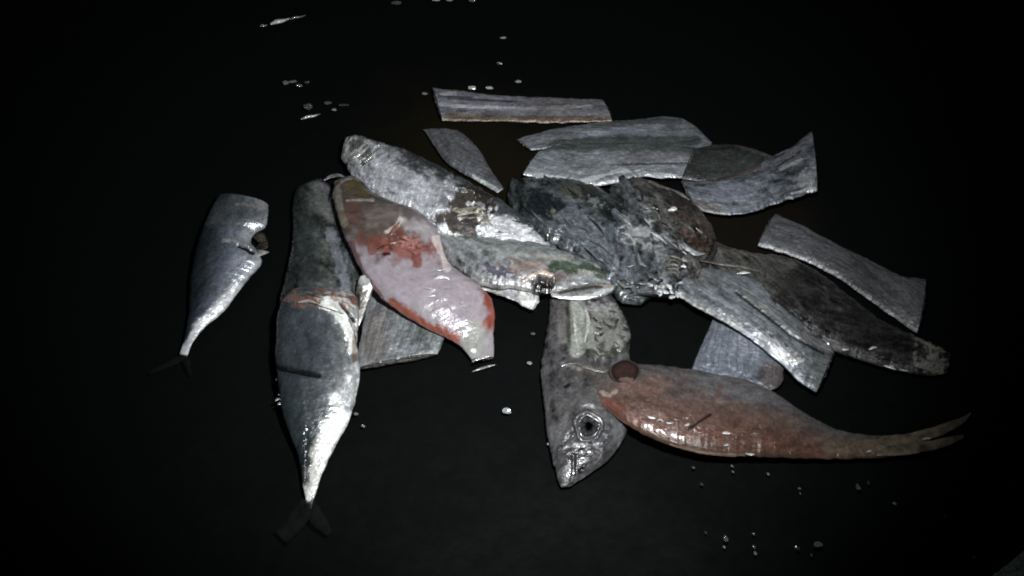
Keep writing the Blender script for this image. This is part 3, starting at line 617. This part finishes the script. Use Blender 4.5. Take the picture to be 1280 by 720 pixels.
# mangled opened head over the middle
r = root('gutted_fish_head', 815, 300, .012, 'mangled grey fish head with bared gill ribs and white shreds at the middle right', 'fish head')
body('skull', [(768, 216, 786, 214), (762, 235, 812, 226), (762, 258, 850, 244), (764, 280, 878, 268), (766, 300, 893, 292), (768, 320, 896, 318), (774, 340, 880, 338), (782, 356, 864, 356), (796, 368, 850, 372)],
     r, M_DARK, z=(.006, .006, .008, .010), th=.34, n=200, nr=84, hmax=.010, base=(.085, .092, .10), mott=.8, gloss=.6, bmp=.6, lump=.0014, ridge=.0003, rough_edge=4,
     patches=[{'l': ([(766, 230), (764, 260), (768, 290)], 8), 'c': (.025, .03, .03), 'jag': .7, 'a': .8}, {'l': ([(860, 245), (890, 270), (898, 320), (870, 350)], 16), 'c': (.05, .04, .035), 'jag': .7, 'a': .9},  # the dark line at left paints the shade in the trough
              {'l': ([(778, 220), (800, 245), (820, 262)], 8), 'c': (.16, .15, .15), 'jag': .7, 'a': .7},
              {'l': ([(795, 222), (830, 238), (858, 256)], 9), 'c': (.045, .035, .032), 'jag': .6, 'a': .85},  # dark band painted for the shaded gap
              {'l': ([(812, 226), (845, 238), (868, 252)], 2.5), 'c': (.2, .17, .14), 'jag': .7},
              {'e': (798, 290, 24, 13, 10), 'c': (.48, .5, .5), 'jag': 1.1, 'fq': .15, 'b': 1, 'a': .9},
              {'e': (814, 266, 14, 6, 20), 'c': (.3, .3, .26), 'jag': 1.2, 'fq': .25, 'a': .8},
              {'e': (860, 290, 30, 20, 30), 'c': (.085, .062, .054), 'jag': .8, 'fq': .12, 'm': .1},
              {'e': (872, 302, 12, 8, 20), 'c': (.04, .025, .02), 'jag': .8, 'fq': .2},
              {'e': (800, 322, 22, 12, 0), 'c': (.17, .19, .22), 'jag': 1.2, 'fq': .2, 'a': .8},
              {'l': ([(800, 308), (812, 318)], 3), 'c': (.02, .02, .02), 'jag': .8}, {'l': ([(818, 314), (828, 322)], 4), 'c': (.02, .02, .02), 'jag': .8},
              {'e': (780, 345, 12, 10, 0), 'c': (.16, .17, .2), 'jag': 1.2, 'fq': .2, 'a': .7},
              {'e': (822, 320, 5, 4, 0), 'c': (.8, .8, .8), 'jag': .8, 'fq': .3, 'g': 1},
              {'e': (856, 320, 20, 8, 20), 'c': (.06, .05, .05), 'jag': .8, 'a': .7}])
strand('gill_cover', [(828, 288), (842, 298), (856, 308), (870, 317), (882, 317)], 7, r, M_TORN, (.38, .39, .4), dz=.0008, th=.7)
strand('gill_cover', [(830, 296), (845, 306), (858, 318)], 5, r, M_TORN, (.45, .46, .48), dz=.0008, th=.7)
for k in range(5):
    y = 321+k*5
    strand('gill_rib', [(829+k*.4, y+3), (838, y-1), (848-k*.3, y+1), (852-k, y+5)], 2.6, r, M_TORN, (.15, .145, .11), dz=.0003, th=.7, n=18, nr=10, register=False)
for pts, wd, c in (([(835, 263), (842, 261), (850, 264)], 6, .95), ([(851, 333), (857, 332), (861, 334)], 5, .95), ([(783, 355), (795, 352), (806, 356)], 6, .55), ([(772, 352), (780, 357), (790, 358)], 5, .3),
                   ([(772, 285), (788, 282), (800, 290)], 6, .5), ([(790, 298), (800, 302), (812, 296)], 5, .45), ([(775, 300), (785, 305), (795, 305)], 4, .3), ([(800, 262), (812, 258), (824, 262)], 4, .3),
                   ([(775, 330), (785, 333), (795, 331)], 3.5, .28), ([(862, 250), (852, 243), (838, 236)], 4, .2), ([(790, 318), (800, 322), (808, 316)], 4, .25), ([(845, 275), (858, 280), (868, 290)], 5, .14), ([(870, 285), (882, 296), (886, 305)], 4, .2)):
    strand('tissue_shred', pts, wd, r, M_TORN, (c, c, c*.99), dz=.0008, th=.6, n=18, nr=12)
for pts, wd, c, tp in (([(776, 220), (790, 250), (800, 285), (806, 320), (800, 356)], 26, (.12, .13, .14), (.3, .7, 1, 1, .6)), ([(790, 222), (815, 245), (838, 275), (848, 305)], 20, (.11, .105, .1), (.3, .8, 1, .7)),
                       ([(765, 262), (778, 290), (784, 325), (782, 350)], 22, (.11, .12, .14), (.5, 1, 1, .6)), ([(812, 300), (826, 320), (830, 345), (826, 366)], 20, (.2, .21, .22), (.5, 1, 1, .6)),
                       ([(845, 262), (868, 280), (886, 302), (884, 318)], 15, (.06, .048, .042), (.5, 1, 1, .5)), ([(856, 320), (868, 335), (870, 352)], 18, (.1, .095, .09), (.6, 1, .5))):
    strand('torn_strip', pts, wd, r, M_TORN if c[0] > .1 else M_DARK, c, dz=-.0012, th=.3, taper=tp, n=150, nr=40, rough_edge=2.5, lump=.0008, mott=.6,
           patches=[{'e': (800, 290, 22, 14, 10), 'c': (.5, .51, .52), 'jag': 1, 'fq': .14, 'a': .85}, {'e': (872, 304, 12, 9, 20), 'c': (.03, .018, .015), 'jag': .8, 'fq': .2}, {'e': (808, 330, 16, 8, 0), 'c': (.05, .055, .06), 'jag': 1.2, 'fq': .2, 'a': .8}])
RS = random.Random(7)
for k in range(36):
    u, v = RS.random(), RS.random(); x = 772+v*95*min(1, .35+u); y = 232+u*122; a = math.radians(RS.gauss(42, 18)); ln = RS.uniform(9, 28); b = RS.choice((.06, .1, .12, .18, .26, .4)); br = RS.uniform(-3, 3)
    db = math.hypot((x-798)/28, (y-290)/18); b = RS.uniform(.3, .6) if db < 1 else (RS.uniform(.02, .07) if x > 846 or y < 256 or x < 772 else RS.uniform(.06, .24))  # shreds coloured darker over the shaded gaps
    strand('tissue_shred', [(x-math.cos(a)*ln/2, y-math.sin(a)*ln/2), (x+br, y-br), (x+math.cos(a)*ln/2, y+math.sin(a)*ln/2)], RS.uniform(2, 5.5), r, M_TORN, (b, b*1.01, b*1.03), dz=.0001, th=.3, n=24, nr=10, register=False, rough_edge=2.2, lump=.0006)
for k in range(16):
    x = 820+RS.random()*32; y = 352+RS.random()*(12+16*(1-abs(x-836)/18)); a = math.radians(RS.uniform(-20, 110)); ln = RS.uniform(4, 9)
    strand('white_shred', [(x-math.cos(a)*ln/2, y-math.sin(a)*ln/2), (x+RS.uniform(-2, 2), y), (x+math.cos(a)*ln/2, y+math.sin(a)*ln/2)], RS.uniform(2.5, 5), r, M_TORN, (lambda b: (b, b, b))(RS.choice((.4, .85, .9, .95))), z=(max(.004, surf(x, min(y, 368), 5)-(y-350)*.0001+.0006),), th=.6, n=14, nr=10, gloss=.9, rough_edge=1.5, lump=.0006, taper=(.5, 1, .4))
strand('spine_ridge', [(876, 326), (900, 330), (930, 334), (950, 340)], 3, r, M_FLESH, (.2, .19, .17), dz=.001, th=.7)
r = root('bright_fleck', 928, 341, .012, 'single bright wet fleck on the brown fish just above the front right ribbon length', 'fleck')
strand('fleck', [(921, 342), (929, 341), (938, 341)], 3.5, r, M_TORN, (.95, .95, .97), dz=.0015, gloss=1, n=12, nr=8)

# pink fish
r = root('pink_fish', 520, 330, .012, 'pale pink bellied fish with a bloody red band and red edges lying over its neighbours', 'fish')
body('body', [(418, 228, 444, 221), (417, 245, 462, 238), (421, 265, 490, 252), (428, 288, 521, 264), (437, 308, 545, 285), (447, 330, 553, 308), (458, 350, 562, 330), (474, 370, 582, 345), (497, 388, 602, 360), (520, 403, 614, 373), (545, 416, 618, 392), (562, 424, 618, 408), (573, 431, 617, 422), (583, 441, 617, 436), (590, 450, 617, 447)],
     r, M_PALE, z=(.014, .016, .015, .012, .006, .002), th=.46, n=240, nr=90, hmax=.024, base=(.30, .262, .288), mott=.09, metal=0, gloss=.45, lump=.0008, rough_edge=1.3, bmp=.3, capmat=M_FLESH, capcol=(.1, .1, .09),
     patches=[{'e': (464, 262, 66, 44, 35), 'c': (.10, .075, .064), 'jag': .4, 'fq': .07, 'soft': .3, 'b': .9}, {'e': (455, 250, 50, 40, 0), 'c': (.085, .066, .055), 'jag': .4, 'soft': .5, 'a': .9},
              {'e': (497, 272, 34, 16, 10), 'c': (.17, .14, .13), 'jag': .6, 'fq': .1, 'soft': .4, 'a': .8},
              {'e': (520, 283, 24, 10, 30), 'c': (.36, .33, .34), 'jag': .7, 'a': .8},
              {'l': ([(422, 236), (424, 262), (430, 280)], 4.5), 'c': (.2, .19, .15), 'jag': .5, 'a': .8},
              {'l': ([(438, 234), (447, 230), (455, 240)], 5), 'c': (.1, .08, .03), 'jag': .8, 'fq': .2},
              {'l': ([(433, 251), (450, 250), (466, 250)], 1.6), 'c': (.3, .27, .24), 'jag': 1, 'g': .9, 'dz': .0005},  # thin pale line painted as a glint
              {'e': (442, 272, 10, 16, 0), 'c': (.12, .065, .055), 'jag': .8, 'a': .8},
              {'l': ([(486, 290), (494, 284), (500, 276)], 4), 'c': (.5, .46, .42), 'jag': .7, 'fq': .2, 'dz': .0006},
              {'e': (505, 308, 42, 14, 8), 'c': (.2, .062, .048), 'jag': 1, 'fq': .1, 'soft': .6, 'a': .85, 'b': .8, 'g': .6},
              {'l': ([(517, 310), (521, 330)], 6), 'c': (.18, .05, .04), 'jag': .8, 'a': .85},
              {'l': ([(465, 308), (480, 306)], 8), 'c': (.17, .06, .045), 'jag': .9, 'a': .8},
              {'e': (485, 318, 6, 2, 0), 'c': (.03, .01, .01), 'jag': .7, 'fq': .2},
              {'e': (512, 303, 14, 6, 10), 'c': (.4, .22, .19), 'jag': 1.5, 'fq': .3, 'a': .75, 'g': 1},
              {'l': ([(545, 298), (551, 315), (560, 335)], 5), 'c': (.62, .54, .52), 'jag': .6, 'a': .8, 'g': .7},
              {'l': ([(440, 305), (452, 340), (476, 372)], 4), 'c': (.11, .05, .045), 'jag': .5, 'a': .8},
              {'l': ([(490, 380), (515, 396), (545, 413), (572, 424)], 6), 'c': (.24, .08, .055), 'jag': .8, 'fq': .12, 'b': .9, 'soft': .6},
              {'l': ([(608, 362), (617, 385), (614, 405)], 8), 'c': (.24, .07, .05), 'jag': .8, 'fq': .12, 'b': .9, 'soft': .6},
              {'e': (594, 425, 14, 24, -15), 'c': (.27, .28, .25), 'soft': .5, 'a': .8},
              {'e': (548, 355, 22, 20, 0), 'g': 1, 'b': .9, 'jag': 1, 'fq': .1},
              
              
              
              {'e': (592, 438, 4, 3, 0), 'c': (.85, .82, .85), 'jag': .7, 'g': 1}])  # pale dot painted as the highlight on the tail stub
P_PINK = r
for pts in ([(486, 293), (493, 286), (500, 277)], [(488, 304), (500, 300), (514, 303)], [(505, 310), (520, 314), (535, 308)], [(470, 312), (484, 308), (492, 313)]):
    strand('skin_shred', pts, 5, r, M_PALE, (.2, .085, .065), dz=.0001, th=.35, metal=0)
strand('gill_rim', [(416, 248), (419, 236), (428, 226), (441, 222), (452, 228), (462, 238)], 5, r, M_TORN, (.13, .12, .11), dz=.0006, th=.6)
strand('tail_edge', [(590, 452), (600, 448), (608, 446), (614, 444)], 3, r, M_TORN, (.6, .58, .58), z=(.008,), th=.6)
r = root('skin_or_glint_scrap', 603, 460, .0, 'thin curved shred of skin just below the tail of the pink fish', 'scrap')
strand('shred', [(590, 465), (600, 461), (610, 458), (620, 456)], 2.6, r, M_TORN, (.3, .29, .29), z=(.001,), th=.6)

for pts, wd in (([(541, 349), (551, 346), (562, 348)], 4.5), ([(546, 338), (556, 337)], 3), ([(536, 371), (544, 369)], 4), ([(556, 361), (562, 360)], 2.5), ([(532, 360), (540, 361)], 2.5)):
    strand('wet_glint', pts, wd, P_PINK, M_TORN, (.85, .82, .86), dz=.0003, gloss=1, n=10, nr=8, taper=(.3, 1, .5), register=False, th=.5)  # pale slips of mesh stand in for wet highlights
# red fish
r = root('red_fish', 950, 520, .004, 'long brownish red fish with forked tail stretching right at the front of the pile', 'fish')
body('body', [(742, 482, 752, 506), (758, 464, 768, 520), (785, 455, 795, 538), (820, 456, 825, 552), (860, 461, 862, 564), (900, 468, 900, 570), (940, 477, 938, 571), (968, 491, 968, 572), (1000, 512, 998, 573), (1040, 534, 1038, 574), (1080, 543, 1080, 573), (1115, 544, 1118, 570), (1140, 542, 1144, 564)],
     r, M_RED, z=(.012, .008, .004, .001, .001), th=.42, n=240, nr=90, hmax=.026, metal=.1, gloss=.4, mott=.25, lump=.0008,
     ramp=[(-1, (.085, .078, .078)), (-.4, (.088, .073, .07)), (0, (.088, .06, .05)), (.5, (.098, .053, .041)), (.85, (.10, .048, .035)), (1, (.09, .055, .04))],
     patches=[{'e': (925, 488, 55, 12, 14), 'c': (.125, .12, .125), 'soft': .5, 'a': .8, 'jag': .8},
              {'e': (805, 480, 40, 12, 5), 'c': (.13, .075, .062), 'jag': .8, 'a': .6},
              {'l': ([(900, 480), (898, 498)], 3), 'c': (.14, .06, .045), 'jag': 1, 'a': .5},
              {'l': ([(862, 535), (875, 526), (889, 517)], 1.8), 'c': (.02, .012, .01), 'jag': .4, 'dz': -.0006},
              {'l': ([(760, 505), (790, 522), (830, 535)], 8), 'c': (.12, .045, .033), 'jag': .6, 'a': .6},
              {'l': ([(790, 512), (823, 525), (880, 537), (960, 545)], 12), 'jag': 1, 'fq': .1, 'g': 1, 'b': 1.2},
              
              {'l': ([(838, 556), (880, 567), (935, 571)], 2), 'c': (.3, .22, .17), 'jag': .6, 'fq': .2, 'a': .8, 'g': 1},
              {'l': ([(752, 490), (760, 494), (770, 490)], 2.5), 'c': (.3, .26, .24), 'jag': 1, 'fq': .3, 'a': .6, 'g': 1},
              
              {'l': ([(1040, 560), (1140, 556)], 10), 'c': (.16, .12, .085), 'soft': .6, 'a': .8}])
for q in ([(1095, 545, 1096, 558), (1132, 542, 1136, 557), (1155, 537, 1160, 550), (1180, 529, 1184, 541), (1203, 521, 1205, 528), (1214, 515, 1214, 518)], [(1095, 557, 1096, 571), (1132, 554, 1138, 568), (1160, 551, 1164, 563), (1185, 546, 1188, 556), (1204, 543, 1205, 547)]):
    body('tail_lobe', q, r, M_RED, z=(.003, .004, .004, .001), th=.4, base=(.17, .135, .095), n=50, nr=18, metal=.1, mott=.4, hmax=.003)
strand('belly_fin', [(862, 562), (872, 566), (882, 569)], 4, r, M_FIN, (.4, .3, .22), z=(.003,), th=.5)
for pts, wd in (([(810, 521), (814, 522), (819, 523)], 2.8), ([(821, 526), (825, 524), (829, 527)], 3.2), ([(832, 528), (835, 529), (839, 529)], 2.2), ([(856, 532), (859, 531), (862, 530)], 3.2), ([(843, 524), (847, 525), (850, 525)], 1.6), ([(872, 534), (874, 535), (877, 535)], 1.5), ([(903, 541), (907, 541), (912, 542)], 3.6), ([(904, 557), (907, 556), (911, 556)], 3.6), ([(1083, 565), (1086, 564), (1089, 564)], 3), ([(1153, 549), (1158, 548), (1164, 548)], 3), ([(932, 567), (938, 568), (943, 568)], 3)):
    strand('wet_glint', pts, wd, r, M_TORN, (.9, .86, .84), dz=.0004, gloss=1, n=10, nr=8, taper=(.5, 1, .5), register=False, th=.5)  # highlights modelled as small pale chips on the flank
# dark round hole at its front
def socket(parent, x, y, rpx):
    z = surf(x, y+5, 4); c = unproj(x, y, z+.001); sc = np.linalg.norm(c-CAM)/FPX*rpx; mm = 40
    prof = [(.02, -.0002), (.5, -.0001), (.8, .0002), (.93, .0010), (1.0, .0015), (1.08, .0008), (1.15, -.002)]
    cols = [(.022, .012, .010), (.026, .012, .010), (.018, .009, .008), (.006, .005, .004), (.03, .022, .02), (.06, .045, .038), (.08, .06, .05)]
    nm = Vector((.0, -.35, 1)).normalized(); q = Vector((0, 0, 1)).rotation_difference(nm).to_matrix(); V = []; C = []
    for (rr, hh), cc in zip(prof, cols):
        for k in range(mm):
            a = 2*math.pi*k/mm; wob = 1+.06*math.sin(2*a+1)+.03*math.sin(5*a)
            p = q @ Vector((math.cos(a)*rr*sc*wob*1.1, math.sin(a)*rr*sc*wob, hh)); V.append(np.array(p)+c); C.append(cc)
    F = [(i*mm+k, (i+1)*mm+k, (i+1)*mm+(k+1) % mm, i*mm+(k+1) % mm) for i in range(len(prof)-1) for k in range(mm)]
    F.append(tuple(range(mm))); V = np.array(V)
    return build('eye_socket', V, F, V[:, :2].copy(), np.array(C, float), np.tile((0, 0, .3), (len(V), 1)), M_SOCK, parent)
socket(r, 781, 465, 15)

# ------------------------------------------------------------------ scales, glint stand-ins, mat
def fleck(name, x, y, w, h, ang, c, label, cat, group, tilt=.5, z=0.001):
    rt = root(name, x, y, z, label, cat, group); rt_loc = np.array(rt.location)
    COL.objects.unlink(rt); bpy.data.objects.remove(rt)
    P = rt_loc; sc = np.linalg.norm(P-CAM)/FPX; mm = 10; V = [(0, 0, .1*h*sc)]
    for ring, hh in ((.6, .07), (1, 0)):
        for k in range(mm):
            a = 2*math.pi*k/mm; q = 1+random.uniform(-.25, .2)
            V.append((math.cos(a)*w/2*sc*ring*q, math.sin(a)*h/2*sc*ring*q, hh*h*sc))
    V = np.array(V); ca, sa = math.cos(tilt), math.sin(tilt)
    V = np.stack([V[:, 0], V[:, 1]*ca-V[:, 2]*sa, V[:, 1]*sa+V[:, 2]*ca], -1)
    a = math.radians(-ang); V = np.stack([V[:, 0]*math.cos(a)-V[:, 1]*math.sin(a), V[:, 0]*math.sin(a)+V[:, 1]*math.cos(a), V[:, 2]], -1)
    F = [(0, 1+k, 1+(k+1) % mm) for k in range(mm)]+[(1+k, 1+mm+k, 1+mm+(k+1) % mm, 1+(k+1) % mm) for k in range(mm)]+[tuple(1+mm+k for k in range(mm-1, -1, -1))]
    me = bpy.data.meshes.new(name); me.from_pydata(V.tolist(), [], F)
    me.uv_layers.new(name='UVMap')
    for nm, v in (('Col', c), ('Prm', (.9, .3, .5))):
        at = me.color_attributes.new(nm, 'FLOAT_COLOR', 'POINT'); at.data.foreach_set('color', np.tile((*v, 1), (len(V), 1)).ravel())
    me.materials.append(M_TORN); o = bpy.data.objects.new(name, me); COL.objects.link(o); o.location = P+np.array((0, 0, .4*h*sc)); tag(o, label, cat, group)
    return o
def g(v): return (v, v*1.03, v*1.02)
LB = 'tiny pale fish scale stuck to the dark wet surface below the red fish'
for x, y, s, v in ((867, 585, 5, .08), (915, 583, 4, .25), (916, 590, 4, .3), (960, 593, 4, .4), (877, 606, 6, .08), (999, 611, 4, .35), (1000, 617, 3, .3), (1072, 610, 8, .2), (1085, 604, 5, .1),
                   (1118, 630, 5, .55), (882, 666, 4, .15), (907, 674, 9, .25), (905, 684, 4, .8), (942, 668, 4, .3), (942, 684, 5, .3), (944, 692, 5, .6), (996, 686, 7, .1), (1022, 682, 11, .28), (1014, 694, 4, .2), (1180, 645, 3, .2), (1217, 697, 4, .6), (1164, 653, 3, .12)):
    fleck('fish_scale_or_glint', x, y, s, s*.6, random.uniform(0, 90), g(v*.55), LB, 'fish scale', 'fish scales scattered below the red fish')
LB = 'tiny bright fish scale or stand-in glint on the dark surface beyond the rearmost ribbon fish length'  # flakes along the top edge stand in for glints on the sheet
for x, y, s, v in ((629, 48, 7, .45), (624, 80, 8, .12), (648, 103, 8, .4), (590, 111, 10, .55), (612, 111, 10, .5), (531, 118, 8, .25), (545, 1, 9, .5), (562, 1, 9, .4), (590, 2, 8, .2), (495, 5, 12, .1)):
    fleck('fish_scale_or_glint', x, y, s, s*.42, 0, g(v), LB, 'fish scale', 'fish scales and stand-in glints scattered behind the pile')
LB = 'tiny fish scale on the black surface in the open gap left of the severed head'
for x, y, s, v in ((662, 455, 7, .35), (666, 418, 6, .1), (445, 518, 6, .2), (454, 533, 5, .3), (686, 556, 5, .4)):
    fleck('fish_scale_or_glint', x, y, s, s*.6, 20, g(v), LB, 'fish scale', 'fish scales in the gap left of the head')
fleck('flesh_crumb', 634, 515, 11, 8, 0, g(.45), 'small pale square crumb of flesh alone on the black surface left of the severed head', 'crumb', None)
LB = 'dim shapeless scrap standing in for a wet glint in the dark at the back left'
for x, y, w_, h_, a, v in ((357, 105, 8, 5, 0, .18), (366, 103, 11, 3, -10, .2), (374, 108, 8, 3, 10, .25), (384, 104, 6, 4, 0, .08), (385, 136, 12, 8, 0, .08), (410, 130, 9, 4, 0, .1), (418, 138, 6, 3, 0, .3), (430, 132, 14, 3, 0, .06)):
    fleck('skin_or_glint_scrap', x, y, w_, h_, a, g(v), LB, 'scrap', 'dim glint stand-ins at the back left')  # dim flakes laid in for glints on the crumpled wet sheet
def sliver(x0, y0, x1, y1, wd, v, label):  # bright mesh slivers standing in for glints on the sheet's wet creases
    rt = root('glint_sliver', (x0+x1)/2, (y0+y1)/2, 0, label, 'sliver')
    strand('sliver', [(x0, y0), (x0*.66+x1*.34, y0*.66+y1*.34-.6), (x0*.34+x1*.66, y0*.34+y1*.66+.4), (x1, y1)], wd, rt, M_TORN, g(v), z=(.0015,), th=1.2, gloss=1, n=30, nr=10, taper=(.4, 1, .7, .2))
sliver(338, 30, 362, 23, 5.5, .95, 'brightest sliver standing in for a sheet glint far out at the top left')
sliver(362, 24, 382, 19, 2.6, .35, 'faint thin stand-in glint trailing from the brightest glint at top left')
sliver(325, 33, 334, 31, 3, .3, 'short faint stand-in glint just left of the brightest glint at top left')
sliver(376, 149, 401, 142, 3.4, .55, 'thin pale stand-in glint lying in the dark above the torn mackerel')

# woven mat corner, bottom right
def mat_corner():
    pts = [(1236, 724), (1252, 708), (1268, 697), (1290, 684), (1330, 690), (1330, 760), (1230, 760)]
    rt = root('woven_mat', 1270, 712, 0, 'grey coarse woven mat edge just showing in the bottom right corner', 'mat')
    nx, ny = 90, 90; V = []; 
    a, b, c_, d = [unproj(*p, .004) for p in ((1234, 724), (1286, 683), (1360, 740), (1300, 780))]
    U = np.linspace(0, 1, nx); T = np.linspace(0, 1, ny)
    for u in U:
        for t in T:
            p = (a*(1-u)+b*u)*(1-t)+(d*(1-u)+c_*u)*t
            p = p.copy(); p[2] = .002+.0014*abs(math.sin(u*60)*math.sin(t*60))+.0006*random.random(); V.append(p)
    V = np.array(V); e = .0008*fbm(V[:, 0]*500, V[:, 1]*500, 0, 9, 3); V[:, 0] += e; V[:, 1] += e
    F = [(i*ny+j, i*ny+j+1, (i+1)*ny+j+1, (i+1)*ny+j) for i in range(nx-1) for j in range(ny-1)]
    c = np.tile((.75, .77, .7), (len(V), 1))*(.6+.8*np.random.RandomState(1).rand(len(V)))[:, None]
    build('weave', V, F, V[:, :2].copy(), c, np.tile((0, 0, .8), (len(V), 1)), M_FLESH, rt)
mat_corner()
for o in bpy.data.objects:
    for k in list(o.keys()):
        if k.startswith('_'): del o[k]
S.render.engine = 'CYCLES'
S.cycles.filter_width = 1.9
